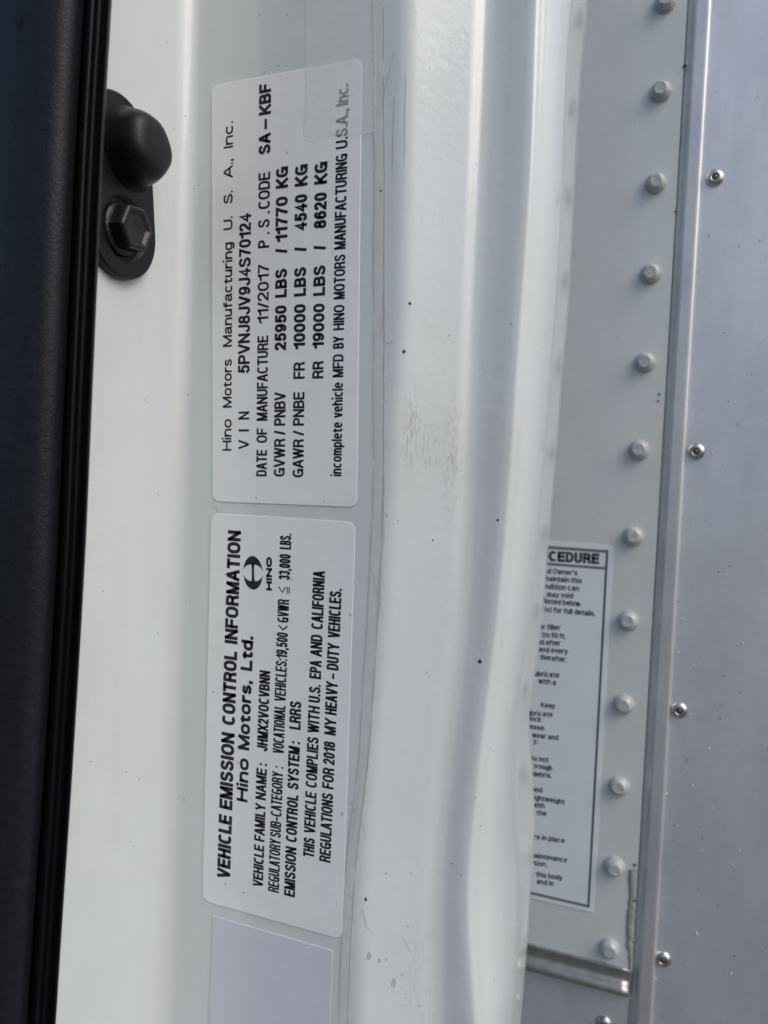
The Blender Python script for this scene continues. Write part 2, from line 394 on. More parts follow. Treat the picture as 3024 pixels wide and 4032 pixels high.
gl('M', 1.02, [(0, 0), (0, 1)], [(.02, 1), (.5, 0)], [(.98, 1), (.5, 0)], [(1, 1), (1, 0)]); gl('N', .82, [(0, 0), (0, 1)], [(0, 1), (1, 0)], [(1, 0), (1, 1)])
gl('O', .92, arc(.5, .5, .5, .5, 0, 360, 28)); gl('P', .78, [(0, 0), (0, 1), (.5, 1)] + arc(.5, .735, .5, .265, 90, -90) + [(0, .47)])
gl('R', .84, [(0, 0), (0, 1), (.5, 1)] + arc(.5, .745, .47, .255, 90, -90) + [(0, .49)], [(.5, .49), (.8, .44), (.92, .28), (.95, .1), (1, 0)])
SS = spl([(.95, .76), (.80, .95), (.5, 1), (.18, .95), (.05, .76), (.17, .60), (.5, .52), (.85, .41), (1, .25), (.84, .05), (.5, 0), (.14, .06), (0, .26)])
gl('S', .82, SS); gl('T', .78, [(0, 1), (1, 1)], [(.5, 0), (.5, 1)]); gl('U', .82, [(0, 1), (0, .33)] + arc(.5, .33, .5, .33, 180, 360) + [(1, 1)])
gl('V', .86, [(0, 1), (.45, 0), (.55, 0), (1, 1)]); gl('W', 1.22, [(0, 1), (.25, 0)], [(.25, 0), (.5, 1)], [(.5, 1), (.75, 0)], [(.75, 0), (1, 1)])
gl('X', .86, [(0, 0), (1, 1)], [(0, 1), (1, 0)]); gl('Y', .86, [(0, 1), (.5, .42)], [(1, 1), (.5, .42)], [(.5, .46), (.5, 0)])
gl('0', .66, arc(.5, .5, .5, .5, 0, 360, 28)); gl('1', .40, [(1, 0), (1, 1)], [(1, .97), (.75, .84), (0, .77)])
gl('2', .66, spl([(.02, .70), (.12, .93), (.48, 1), (.86, .93), (.97, .71), (.82, .50), (.35, .25), (.03, 0)]) + [(1, 0)])
gl('3', .66, spl([(.05, .76), (.15, .94), (.5, 1), (.83, .94), (.93, .76), (.80, .58), (.42, .53)]), spl([(.42, .53), (.85, .46), (1, .27), (.85, .06), (.5, 0), (.14, .06), (0, .25)]))
gl('4', .70, [(.74, 0), (.74, 1), (0, .28), (1, .28)]); gl('5', .66, [(.92, 1), (.18, 1), (.08, .50)], spl([(.08, .50), (.28, .62), (.58, .64), (.9, .54), (1, .32), (.86, .07), (.48, 0), (.13, .06), (0, .25)]))
SIX = [(.95, .78), (.8, .96), (.5, 1), (.15, .86), (0, .46), (.12, .09), (.5, 0), (.88, .09), (1, .32), (.88, .55), (.52, .63), (.15, .53), (.02, .34)]
gl('6', .66, spl(SIX)); gl('9', .66, spl([(1 - x, 1 - y) for x, y in SIX])); gl('7', .64, [(0, 1), (1, 1), (.62, .52), (.36, 0)])
gl('8', .66, arc(.5, .765, .42, .235, 0, 360, 22), arc(.5, .265, .5, .265, 0, 360, 22))
X = .74
gl('a', .62, spl([(.04, .54), (.16, .69), (.48, X), (.82, .69), (.88, .5)]) + [(.88, .12), (1, 0)], spl([(.88, .43), (.45, .39), (.08, .31), (0, .17), (.12, .02), (.40, 0), (.75, .08), (.88, .24)]))
gl('b', .64, [(0, 0), (0, 1)], arc(.5, .37, .5, .37, 0, 360, 24)); gl('c', .62, arc(.5, .37, .5, .37, 42, 318, 20)); gl('d', .64, [(1, 0), (1, 1)], arc(.5, .37, .5, .37, 0, 360, 24))
gl('e', .64, [(0, .40), (1, .40)] , arc(.5, .37, .5, .37, 5, 322, 22)); gl('f', .38, [(.38, 0), (.38, .8)] + spl([(.38, .8), (.5, .96), (1, 1)]), [(0, .71), (1, .71)])
gl('g', .64, arc(.5, .37, .5, .37, 0, 360, 24), [(1, X), (1, -.05)] + spl([(1, -.05), (.85, -.24), (.48, -.28), (.08, -.2)]))
ARCH = spl([(0, .46), (.25, .70), (.6, X), (.92, .64), (1, .42)])
gl('h', .60, [(0, 0), (0, 1)], ARCH + [(1, 0)]); gl('n', .60, [(0, 0), (0, X)], ARCH + [(1, 0)]); gl('i', 0, [(.5, 0), (.5, .68)], [(.5, 1.09), (.5, 1.10)]); gl('l', 0, [(.5, 0), (.5, 1)])
gl('k', .58, [(0, 0), (0, 1)], [(.95, X), (0, .26)], [(.32, .42), (1, 0)]); gl('m', .98, [(0, 0), (0, X)], [(x * .5, y) for x, y in ARCH] + [(.5, 0)], [(.5 + x * .5, y) for x, y in ARCH] + [(1, 0)])
gl('o', .66, arc(.5, .37, .5, .37, 0, 360, 26)); gl('p', .64, [(0, -.28), (0, X)], arc(.5, .37, .5, .37, 0, 360, 24)); gl('r', .38, [(0, 0), (0, X)], spl([(0, .44), (.35, .69), (1, X)]))
gl('s', .58, [(x, y * X) for x, y in SS]); gl('t', .38, [(.4, .96), (.4, .15)] + spl([(.4, .15), (.55, 0), (1, 0)]), [(0, .71), (1, .71)]); gl('u', .60, [(0, X), (0, .3)] + spl([(0, .3), (.1, .06), (.42, 0), (.75, .06), (1, .3)]), [(1, 0), (1, X)])
gl('v', .60, [(0, X), (.44, 0), (.56, 0), (1, X)]); gl('w', .90, [(0, X), (.25, 0)], [(.25, 0), (.5, X)], [(.5, X), (.75, 0)], [(.75, 0), (1, X)]); gl('y', .60, [(0, X), (.5, .02)], [(1, X), (.42, -.16), (.3, -.28), (.05, -.28)])
gl('.', 0, [(.5, 0), (.5, .015)]); gl(',', .04, [(.6, .02), (.6, -.02), (.2, -.14)]); gl(':', 0, [(.5, 0), (.5, .015)], [(.5, .62), (.5, .635)])
gl('/', .34, [(0, 0), (1, 1)]); gl('–', .62, [(0, .4), (1, .4)]); gl('-', .4, [(0, .4), (1, .4)]); gl('<', .78, [(1, .85), (0, .45), (1, .05)])
gl('≦', .8, [(1, 1), (0, .66), (1, .34)], [(0, .16), (1, .16)], [(0, -.02), (1, -.02)]); gl('(', .16, spl([(1, 1.05), (0, .75), (0, .1), (1, -.2)])); gl(')', .16, spl([(0, 1.05), (1, .75), (1, .1), (0, -.2)])); gl("'", 0, [(.5, .72), (.5, 1)])
GAP = .10
def stroke_poly(pts, t):                       # strip of quads with mitred joins
    L = []; n = len(pts)
    closed = n > 3 and (Vector(pts[0]) - Vector(pts[-1])).length < 1e-6
    for i, p in enumerate(pts):
        p = Vector(p)
        a = Vector(pts[i - 1]) if i > 0 else (Vector(pts[-2]) if closed else None)
        b_ = Vector(pts[i + 1]) if i < n - 1 else (Vector(pts[1]) if closed else None)
        d0 = (p - a).normalized() if a is not None and (p - a).length > 1e-9 else None
        d1 = (b_ - p).normalized() if b_ is not None and (b_ - p).length > 1e-9 else None
        d0 = d0 or d1; d1 = d1 or d0
        n0 = Vector((-d0.y, d0.x)); n1 = Vector((-d1.y, d1.x)); m = n0 + n1
        if m.length < .25: m = n0
        m.normalize(); k = min(1 / max(.35, m.dot(n0)), 1.6)
        L.append((p + m * t / 2 * k, p - m * t / 2 * k))
    return L
def text_width(s, k, H, t):
    x = 0
    for i, ch in enumerate(s):
        x += .34 * H * k if ch == ' ' else G[ch][0] * (H * k) + t
        if i < len(s) - 1: x += (.06 if ch == ' ' else GAP) * H * k * .9
    return x
def add_text(bm, s, org, ex, ey, length, H, tf, prefix=''):
    """letter s from org along ex so that it fills length; ey is up, H the cap height, tf stroke weight"""
    t = tf * H * 1.2; lo, hi = .05, 4
    for _ in range(40):
        k = (lo + hi) / 2
        if text_width(s, k, H, t) < length: lo = k
        else: hi = k
    x = -(text_width(prefix + s, k, H, t) - length) if prefix else 0
    for i, ch in enumerate(prefix + s):
        if ch == ' ': x += (.34 + .06 * .9) * H * k; continue
        w_, st = G[ch]; W_ = w_ * H * k
        for pl in st:
            pts = [(x + t / 2 + (px if w_ else 0) * W_, t / 2 + py * (H - t)) for px, py in pl]
            def cap(i0, i1, q):                # square cap on stem and arm ends
                p0, p1 = Vector(pts[i0]), Vector(pts[i1]); d_ = p0 - p1
                if d_.length > 1e-9 and (len(pl) <= 4 or min(abs(q[1] - k_) for k_ in (0, 1, X)) < .004): pts[i0] = tuple(p0 + d_.normalized() * t / 2 * .96)
            if pl[0] != pl[-1] and (Vector(pl[0]) - Vector(pl[-1])).length > 1e-6: cap(0, 1, pl[0]); cap(-1, -2, pl[-1])
            prev = None
            for a, b_ in stroke_poly(pts, t):
                va = bm.verts.new(org + ex * a.x + ey * a.y); vb = bm.verts.new(org + ex * b_.x + ey * b_.y)
                if prev:
                    try: bm.faces.new((prev[0], prev[1], vb, va))
                    except ValueError: pass
                prev = (va, vb)
        x += W_ + t + GAP * H * k * .9
INK = 0.00004
def text_line(parent, base0, base1, cap0, cap1, segs, weight, mat, surf):
    """segs: (text, y start, y end[, prefix]) along a baseline between two pixels; caps are pixel columns at those ends"""
    bm = bmesh.new(); y0, y1 = base0[1], base1[1]
    for sg in segs:
        s, ya, yb = sg[:3]; fa, fb = (ya - y0) / (y1 - y0), (yb - y0) / (y1 - y0)
        A = onY(lerp(base0[0], base1[0], fa), ya, surf); Bp = onY(lerp(base0[0], base1[0], fb), yb, surf)
        f = (fa + fb) / 2; ym = (ya + yb) / 2
        Hh = (onY(lerp(base0[0], base1[0], f), ym, surf) - onY(lerp(cap0, cap1, f), ym, surf)).length
        ex = (Bp - A); ln = ex.length; ex.normalize(); ey = Vector((-ex.z, 0, ex.x))
        if ey.x > 0: ey = -ey
        add_text(bm, s, A, ex, ey, ln, Hh, sg[3] if len(sg) > 3 else weight)
    bm.normal_update()
    me = bpy.data.meshes.new('text_line'); bm.to_mesh(me); bm.free()
    return adopt(link('text_line', me, mat), parent)

# ------------------------------------------------------------------ labels
def label_sheet(name, corners, rpx, mat, parent, y, th=0.00018):
    C_ = [onY(px, py, y) for px, py in corners]; cm = sum(C_, Vector()) / 4; pts = []
    for i in range(4):
        p, a, b_ = C_[i], C_[i - 1], C_[(i + 1) % 4]
        r = rpx / F * 0.235
        u, v = (a - p).normalized(), (b_ - p).normalized()
        for k in range(9):
            t = k / 8; q0, q1 = p + u * r, p + v * r
            pts.append(q0 * (1 - t) ** 2 + p * 2 * t * (1 - t) + q1 * t * t)
    bm = bmesh.new(); n = len(pts)
    fr = [bm.verts.new(p) for p in pts]; ins = [bm.verts.new(p + (cm - p).normalized() * 0.00012 + Vector((0, -0.00004, 0))) for p in pts]; bk = [bm.verts.new(p + Vector((0, th, 0))) for p in pts]
    bm.faces.new(ins)
    for i in range(n):
        j = (i + 1) % n; bm.faces.new((fr[i], fr[j], ins[j], ins[i])); bm.faces.new((fr[i], fr[j], bk[j], bk[i]))
    bm.faces.new(bk)
    return adopt(fromb(name, bm, mat), parent)
YL = -0.00022; YT = YL - 0.00004 - INK

cert = empty('certification_label', onY(1120, 1120, 0))
tag(cert, 'white label with the vehicle number and weight ratings, upper long label on the pillar', 'label')
label_sheet('backing', [(833, 338), (1424, 229), (1404, 1997), (837, 1974)], 38, m_label, cert, YL)
W1 = .165
tl = lambda *a: text_line(cert, *a, m_ink, YT)
tl((911, 1775), (918, 476), 876, 882, [('Hino', 1775, 1650), ('Motors', 1605, 1413), ('Manufacturing', 1365, 952), ('U.', 903, 851), ('S.', 800, 750), ('A.,', 699, 624), ('Inc.', 580, 476)], .15)
tl((980, 1768), (989, 837), 939, 940, [('V', 1768, 1732, .14), ('I', 1699, 1691, .15), ('N', 1652, 1620, .14), ('5PVNJ8JV9J4S70124', 1469, 837, .165)], .165)
tl((1050, 1876), (1068, 325), 1009, 1021, [('DATE', 1876, 1771), ('OF', 1744, 1686), ('MANUFACTURE', 1657, 1321), ('11/2017', 1271, 1038), ('P', 974, 943), ('.', 921, 914), ('S', 894, 861), ('.', 840, 833), ('CODE', 820, 675), ('SA', 604, 521, .19), ('–', 506, 464, .17), ('KBF', 448, 325, .19)], .145)
tl((1121, 1877), (1135, 653), 1078, 1087, [('GVWR', 1877, 1727), ('/', 1712, 1695), ('PNBV', 1676, 1544), ('25950', 1379, 1201, .19), ('LBS', 1170, 1056, .19), ('/', 995, 976, .18), ('11770', 950, 771, .19), ('KG', 738, 653, .19)], .15)
tl((1194, 1880), (1212, 644), 1152, 1162, [('GAWR', 1880, 1729), ('/', 1715, 1695), ('PNBE', 1676, 1543), ('FR', 1491, 1425), ('10000', 1374, 1196, .19), ('LBS', 1165, 1050, .19), ('/', 988, 970, .18), ('4540', 906, 762, .19), ('KG', 730, 644, .19)], .15)
tl((1273, 1490), (1290, 634), 1230, 1239, [('RR', 1490, 1421, .16), ('19000', 1372, 1194, .19), ('LBS', 1163, 1043, .19), ('/', 982, 964, .18), ('8620', 897, 755, .19), ('KG', 722, 634, .19)], .19)
tl((1344, 1876), (1373, 329), 1304, 1326, [('incomplete', 1876, 1662), ('vehicle', 1645, 1505), ('MFD', 1485, 1394), ('BY', 1372, 1323), ('HINO', 1299, 1199), ('MOTORS', 1177, 1000), ('MANUFACTURING', 980, 603), ('U.S.A.,', 582, 427), ('Inc.', 412, 329)], .145)

emis = empty('emission_label', onY(1100, 2850, 0))
tag(emis, 'white emission control label with a winged oval emblem, middle label on the pillar', 'label')
label_sheet('backing', [(831, 2020), (1399, 2056), (1347, 3700), (797, 3546)], 40, m_label, emis, YL)
tl = lambda *a: text_line(emis, *a, m_ink, YT)
tl((906, 3465), (949, 2091), 855, 898, [('VEHICLE', 3465, 3215), ('EMISSION', 3192, 2890), ('CONTROL', 2859, 2567), ('INFORMATION', 2538, 2091)], .19)
tl((974, 3161), (998, 2507), 932, 951, [('Hino', 3161, 2990), ('Motors,', 2957, 2681), ('Ltd.', 2644, 2507)], .20)
tl((1035, 3496), (1064, 2644), 996, 1022, [('VEHICLE', 3496, 3332), ('FAMILY', 3317, 3169), ('NAME', 3153, 3030), (':', 3018, 3009), ('JHMX2VOCVBNN', 2961, 2644)], .16)
tl((1098, 3518), (1148, 2102), 1056, 1103, [('REGULATORY', 3518, 3309), ('SUB–CATEGORY', 3302, 3043), (':', 3028, 3021), ('VOCATIONAL', 2971, 2780), ('VEHICLES:19,500', 2765, 2493), ('<', 2485, 2465, .1), ('GVWR', 2454, 2362), ('≦', 2338, 2312, .07), ('33,000', 2285, 2184), ('LBS.', 2165, 2102)], .125)
tl((1161, 3535), (1187, 2765), 1119, 1142, [('EMISSION', 3535, 3340), ('CONTROL', 3320, 3133), ('SYSTEM', 3112, 2943), (':', 2932, 2922), ('LRRS', 2876, 2765)], .16)
tl((1237, 3380), (1280, 2250), 1194, 1233, [('THIS', 3380, 3304), ('VEHICLE', 3286, 3123), ('COMPLIES', 3105, 2906), ('WITH', 2890, 2784), ('U.S.', 2770, 2697), ('EPA', 2676, 2603), ('AND', 2587, 2502), ('CALIFORNIA', 2480, 2250)], .15)
tl((1301, 3399), (1346, 2319), 1258, 1298, [('REGULATIONS', 3399, 3128), ('FOR', 3110, 3028), ('2018', 3015, 2924), ('MY', 2898, 2832), ('HEAVY', 2818, 2688), ('–', 2677, 2655), ('DUTY', 2642, 2536), ('VEHICLES.', 2515, 2319)], .15)
tl((1071, 2326), (1071, 2194), 1048, 1048, [('HINO', 2326, 2194)], .30)
# emblem: two facing crescents joined by a waisted bar
bm = bmesh.new()
cxp, cyp = 996.0, 2255.5; rxp, ryp = 38.0, 66.0
def emb(u, v): return onY(cxp + u * rxp + v * 1.5, cyp + v * ryp + u * 2, YT)
for sgn in (-1, 1):
    prev = None
    for i in range(33):
        a = math.radians(lerp(-1, 1, i / 32) * 83)
        o_ = emb(math.sin(a), sgn * math.cos(a))
        ai = math.radians(lerp(-1, 1, i / 32) * 83)
        i_ = emb(.97 * math.sin(ai) * lerp(1, .95, math.cos(a)), sgn * (math.cos(83 * math.pi / 180) * 0.95 + (.60 - .2) * math.cos(ai)))
        va, vb = bm.verts.new(o_), bm.verts.new(i_)
        if prev: bm.faces.new((prev[0], prev[1], vb, va))
        prev = (va, vb)
prev = None
for i in range(17):
    v = lerp(-.62, .62, i / 16); hw = .12 + .22 * abs(v / .62) ** 5
    va, vb = bm.verts.new(emb(-hw, v)), bm.verts.new(emb(hw, v))
    if prev: bm.faces.new((prev[0], prev[1], vb, va))
    prev = (va, vb)
adopt(fromb('emblem', bm, m_ink), emis)

blank = empty('blank_label', onY(1060, 3900, 0))
tag(blank, 'bluish white square paper label without writing, lowest label on the pillar, cut by the frame', 'label')
label_sheet('paper', [(839, 3606), (1311, 3744), (1280, 4420), (812, 4300)], 10, m_label2, blank, YL)

# torn clear film over the long label's upper corner, bright reflection mixed in as white
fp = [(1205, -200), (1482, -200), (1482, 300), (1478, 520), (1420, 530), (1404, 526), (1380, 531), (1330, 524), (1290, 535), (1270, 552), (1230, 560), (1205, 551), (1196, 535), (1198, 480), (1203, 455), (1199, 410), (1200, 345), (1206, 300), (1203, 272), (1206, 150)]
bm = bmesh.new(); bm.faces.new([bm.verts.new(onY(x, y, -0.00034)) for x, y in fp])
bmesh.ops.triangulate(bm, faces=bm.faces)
fo = fromb('film_reflection', bm, m_film)
tag(fo, 'torn piece of clear film with a painted pale reflection over the top right corner of the upper label', 'film')

# ------------------------------------------------------------------ black trim at the door opening
trim = empty('door_trim', (XC, -0.08, 0))
tag(trim, 'black grained vinyl door trim with a rounded lip along the left edge of the white pillar', 'door trim')
T_r = {-400: 468, 0: 443, 600: 407, 1115: 383, 1650: 359, 2200: 334, 3000: 285, 3500: 250, 4032: 214, 4500: 180}
Yt = -0.062
def trim_rows(nodes):
    rws = []
    for py in range(-2400, 6300, 120):
        r = []
        for off, dy in nodes:
            px = keyed(T_r, py) - off; r.append(onY(px, py, Yt + dy))
        z = r[0].z
        for p in r: p.z = z                    # keep each section level
        rws.append(r)
    return rws
mainsec = [(106, .004), (112, -.0002), (122, -.003), (140, -.0052), (170, -.0072), (220, -.0086), (290, -.0092), (370, -.0088), (450, -.007), (520, -.0035), (620, -.001), (800, .002), (900, .02), (106, .02)]
lipsec = [(26, .010), (2, .008), (-1, .0045), (0, .002), (6, .0002), (13, .0004), (19, .0025), (30, .0036), (50, .0036), (60, .0024), (68, .0014), (80, .0010), (96, .0012), (104, .0020), (109, .0052), (109, .014), (40, .014)]
adopt(loft('vinyl_pad', trim_rows(mainsec), m_trim, None, True, True), trim)
adopt(loft('lip', trim_rows(lipsec), m_lip, None, True, True), trim)
bm = bmesh.new(); bmesh.ops.create_icosphere(bm, subdivisions=2, radius=1)
pt = onY(72, 85, Yt - .0092)
for v in bm.verts: v.co = Vector((v.co.x * .0006, v.co.y * .0002, v.co.z * .0015)) + pt
adopt(fromb('scratch_mark', bm, m_nick), trim)

# ------------------------------------------------------------------ rubber bump stop on the side face
bs = empty('bump_stop', onX(480, 800, XC))
tag(bs, 'black rubber bump stop with domed cushion and hex bolt on the white pillar side', 'bump stop')
def sideP(px, py): return onX(px, py, XC)
c0, c1 = sideP(440, 572), sideP(460, 905)
RZ = abs(sideP(460, 905).z - sideP(460, 905 + 196).z)
def obround(scale, x, n=20, bulge=0):
    up_ = (c0 - c1); up_.x = 0; up_.normalize(); rt = Vector((0, -up_.z, up_.y))
    out = []
    for i in range(n + 1):
        a = math.pi * i / n; out.append(c0 + (rt * math.cos(a) + up_ * math.sin(a)) * RZ * scale)
    for i in range(n + 1):
        a = math.pi + math.pi * i / n; out.append(c1 + (rt * math.cos(a) + up_ * math.sin(a)) * RZ * scale)
    return [Vector((XC + x, p.y, p.z)) for p in out]
bm = bmesh.new(); prev = None
th = 0.0030
for s_, x_ in ((1.0, 0.0002), (1.0, th * .7), (.985, th * .9), (.955, th)):
    ring = [bm.verts.new(p) for p in obround(s_, x_)]
    if prev:
        for i in range(len(ring)): j = (i + 1) % len(ring); bm.faces.new((prev[i], prev[j], ring[j], ring[i]))
    prev = ring
q0 = c1 + Vector((th, 0, 0)); HR = RZ * .66; n_ = 36
def circ(rr, x): return [bm.verts.new(Vector((c1.x + x, c1.y + rr * math.cos(2*math.pi*i/n_), c1.z + rr * math.sin(2*math.pi*i/n_)))) for i in range(n_)]
inner = circ(HR, th); ed = []
for ring_ in (prev, inner):
    for i in range(len(ring_)):
        e_ = bm.edges.get((ring_[i], ring_[(i + 1) % len(ring_)])) or bm.edges.new((ring_[i], ring_[(i + 1) % len(ring_)])); ed.append(e_)
bmesh.ops.triangle_fill(bm, use_beauty=True, use_dissolve=False, edges=ed, normal=(1, 0, 0))
lw = circ(HR * .96, th - .0018)
for i in range(n_): j = (i + 1) % n_; bm.faces.new((inner[i], inner[j], lw[j], lw[i]))
bm.faces.new(lw)
plate = adopt(fromb('base_plate', bm, m_rub, None), bs)
for p in plate.data.polygons: p.use_smooth = len(p.vertices) == 4
def lathe(name, mat, centre, axis, prof, n=40, parent=None, smooth=True, start=0.0, squash=None):
    axis = axis.normalized(); s1 = axis.orthogonal().normalized(); s2 = axis.cross(s1)
    bm = bmesh.new(); rings = []
    for r, h in prof:
        if r < 1e-7: rings.append([bm.verts.new(centre + axis * h)])
        else: rings.append([bm.verts.new(centre + axis * h + (s1 * math.cos(start + 2*math.pi*i/n) + s2 * math.sin(start + 2*math.pi*i/n)) * r) for i in range(n)])
    for A, B_ in zip(rings, rings[1:]):
        for i in range(n):
            j = (i + 1) % n
            if len(A) == 1 and len(B_) == 1: continue
            if len(A) == 1: f = (A[0], B_[j], B_[i])
            elif len(B_) == 1: f = (A[i], A[j], B_[0])
            else: f = (A[i], A[j], B_[j], B_[i])
            bm.faces.new(f)
    o = fromb(name, bm, mat, None, smooth)
    return adopt(o, parent) if parent else o
XA = Vector((1, 0, 0)); q = c1 + XA * th
bolt = adopt(lathe('hex_bolt', m_bolt, q, XA, [(RZ*.54, -0.0020), (RZ*.54, -.0008), (RZ*.50, -.0003), (RZ*.40, -.0001)]), bs)
hexh = lathe('hex_head', m_bolt, q, XA, [(RZ*.49, -.0010), (RZ*.49, .0036), (RZ*.46, .0043), (RZ*.40, .0045), (RZ*.30, .0037), (0, .0033)], 6, None, False, 0.35)
bv = hexh.modifiers.new('bevel', 'BEVEL'); bv.width = .0003; bv.segments = 2
hexh.parent = bolt
# cushion: a blunt cone leaning slightly up
dc = sideP(478, 592) + XA * th
RD = RZ * .755
dome = lathe('rubber_cushion', m_rub, dc, Vector((1, -0.05, -0.03)), [(RD*1.14, -.001), (RD*1.07, .0006), (RD*1.02, .0014), (RD*.98, .0028), (RD*.92, .0052), (RD*.84, .0072), (RD*.75, .0086), (RD*.64, .0094), (RD*.45, .0098), (RD*.25, .0099), (0, .0100)], 48, bs)
for v in dome.data.vertices:                   # hand-moulded: slightly lumpy, end face askew
    d_ = v.co - dc; h = max(0, d_.x / .0097); rr = math.hypot(d_.y, d_.z); a_ = math.atan2(d_.z, d_.y)
    k = 1 + (.035 * math.sin(3 * a_ + 1) + .02 * math.sin(5 * a_ + 2)) * h
    v.co = dc + Vector((d_.x * (1 + .10 * math.sin(a_ - 2.2) * rr / RD), d_.y * k, d_.z * k))

# ------------------------------------------------------------------ cargo body behind the cab
YB = 0.19
body = empty('cargo_body', onY(2400, 3000, YB))
tag(body, 'riveted cargo body behind the pillar, white plate left and bare aluminium sheet right', 'cargo body')
def bodyP(px, py, dy=0.0): return onY(px, py, YB + dy)
RE = {-300: 2722, 0: 2707, 819: 2671, 1250: 2640, 2300: 2574, 3200: 2519, 3800: 2490, 4032: 2477, 4400: 2455}  # right edge of the white plate
pe = bodyP(RE[0], 0), bodyP(2490, 3800)
def plate_x(z):                                # straight vertical edge fitted through the photo points
    return lerp(pe[1].x, pe[0].x, (z - pe[1].z) / (pe[0].z - pe[1].z))
Ztop = bodyP(2600, -3000).z; Zbot = bodyP(2476, 3820).z
def plate_box(name, x0a, x0b, x1a, x1b, z0, z1, y0, y1, mat, bev=.0004):
    bm = bmesh.new()
    vs = [bm.verts.new(p) for p in ((x0a, y0, z0), (x1a, y0, z0), (x1b, y0, z1), (x0b, y0, z1), (x0a, y1, z0), (x1a, y1, z0), (x1b, y1, z1), (x0b, y1, z1))]
    for f in ((0, 1, 2, 3), (7, 6, 5, 4), (0, 4, 5, 1), (1, 5, 6, 2), (2, 6, 7, 3), (3, 7, 4, 0)): bm.faces.new([vs[i] for i in f])
    if bev: bmesh.ops.bevel(bm, geom=list(bm.edges), offset=bev, segments=2, affect='EDGES')
    return adopt(fromb(name, bm, mat), body)
m_body = paint_material('white body paint', rgb(0.66, 0.71, 0.72))
plate_box('white_plate', -0.75, -0.75, plate_x(Zbot), plate_x(Ztop), Zbot, Ztop, YB, YB + .003, m_body)
# rail: extruded moulding down the plate edge
def vx(px, py): return bodyP(px, py).x
RW = {'a': (0, 10), 'b': (0, 20)}
def rail_row(z):
    x = plate_x(z); mm = .001
    return [Vector((x + a * mm, YB + b * mm, z)) for a, b in ((-.6, 3.6), (.2, 2.6), (.9, 1.6), (1.6, 1.3), (2.2, .8), (2.7, .2), (3.2, -.6), (3.8, -1.1), (4.6, -1.3), (8.8, -1.4), (9.7, -1.3), (10.3, -.8), (10.7, .2), (10.9, 1.4), (10.9, 5), (-.6, 5))]
zs = [lerp(bodyP(2450, 7000).z, Ztop, i / 10) for i in range(11)]
adopt(loft('edge_rail', [rail_row(z) for z in zs], m_rail, None, False, True), body)
xr0 = lambda z: plate_x(z) + .0109
bm = bmesh.new()
z0, z1 = zs[0], Ztop; yb = YB + .0012
vs = [bm.verts.new(p) for p in ((xr0(z0), yb, z0), (xr0(z0) + .45, yb, z0), (xr0(z1) + .45, yb, z1), (xr0(z1), yb, z1))]
bm.faces.new(vs); sheet = fromb('aluminium_sheet', bm, m_alu); solidify(sheet, .002, 1); adopt(sheet, body)
for f in (0,):
    n_ = sheet.data.polygons[0].normal
    if n_.y > 0: sheet.modifiers[0].offset = 1
    else: sheet.modifiers[0].offset = -1
# sill moulding under the plate, and the lower aluminium panel
sl0, sl1 = bodyP(2050, 3726).x, plate_x(Zbot) - .0012
hz = abs(bodyP(2300, 3780).z - bodyP(2300, 3880).z)
srows = []
for x in (-0.75, -.3, sl0, sl1 - .004, sl1):
    srows.append([Vector((x, YB + b, Zbot - a * hz)) for a, b in ((-.05, .003), (-.05, -.0004), (.0, -.0012), (.10, -.0006), (.40, .0004), (.50, -.0002), (.56, -.0022), (.66, -.0038), (.78, -.0042), (.90, -.0036), (.98, -.0018), (1.03, .0008), (1.05, .004))])
adopt(loft('sill_moulding', srows, m_sill, None, True, True), body)
zl1 = Zbot - hz * 1.0; zl0 = zs[0]
plate_box('lower_sheet', -0.75, -0.75, plate_x(zl0) - .001, plate_x(zl1) - .001, zl0, zl1, YB + .0008, YB + .003, m_alu, 0)
# rivets
rv = None
RV = [(2674, -2450), (2668, -2090), (2661, -1730), (2655, -1380), (2648, -1030), (2637, -680), (2629, -330), (2620, 12), (2603, 362), (2583, 723), (2563, 1079), (2541, 1427), (2517, 1772), (2494, 2111), (2475, 2443), (2457, 2771), (2439, 3093), (2421, 3410), (2402, 3731)]
r_ = (bodyP(2583, 723) - bodyP(2583 + 43, 723)).length
for i, (px, py) in enumerate(RV):
    p = bodyP(px, py)
    if rv is None:
        rv = lathe('plate_rivet', m_rivet, Vector(), Vector((0, -1, 0)), [(r_*1.03, -.0002), (r_, .0005), (r_*.96, .0015), (r_*.88, .0027), (r_*.76, .0037), (r_*.62, .0044), (r_*.52, .0047), (r_*.46, .00465), (r_*.40, .0046), (0, .0047)], 36)
        o = rv
    else:
        o = rv.copy(); COL.objects.link(o)
    o.parent = body; o.location = p - body.location; o.rotation_euler = (random.uniform(-.05, .05), random.uniform(0, 6), random.uniform(-.05, .05))
pr = None; r2 = (bodyP(2815, 701) - bodyP(2815 + 37, 701)).length
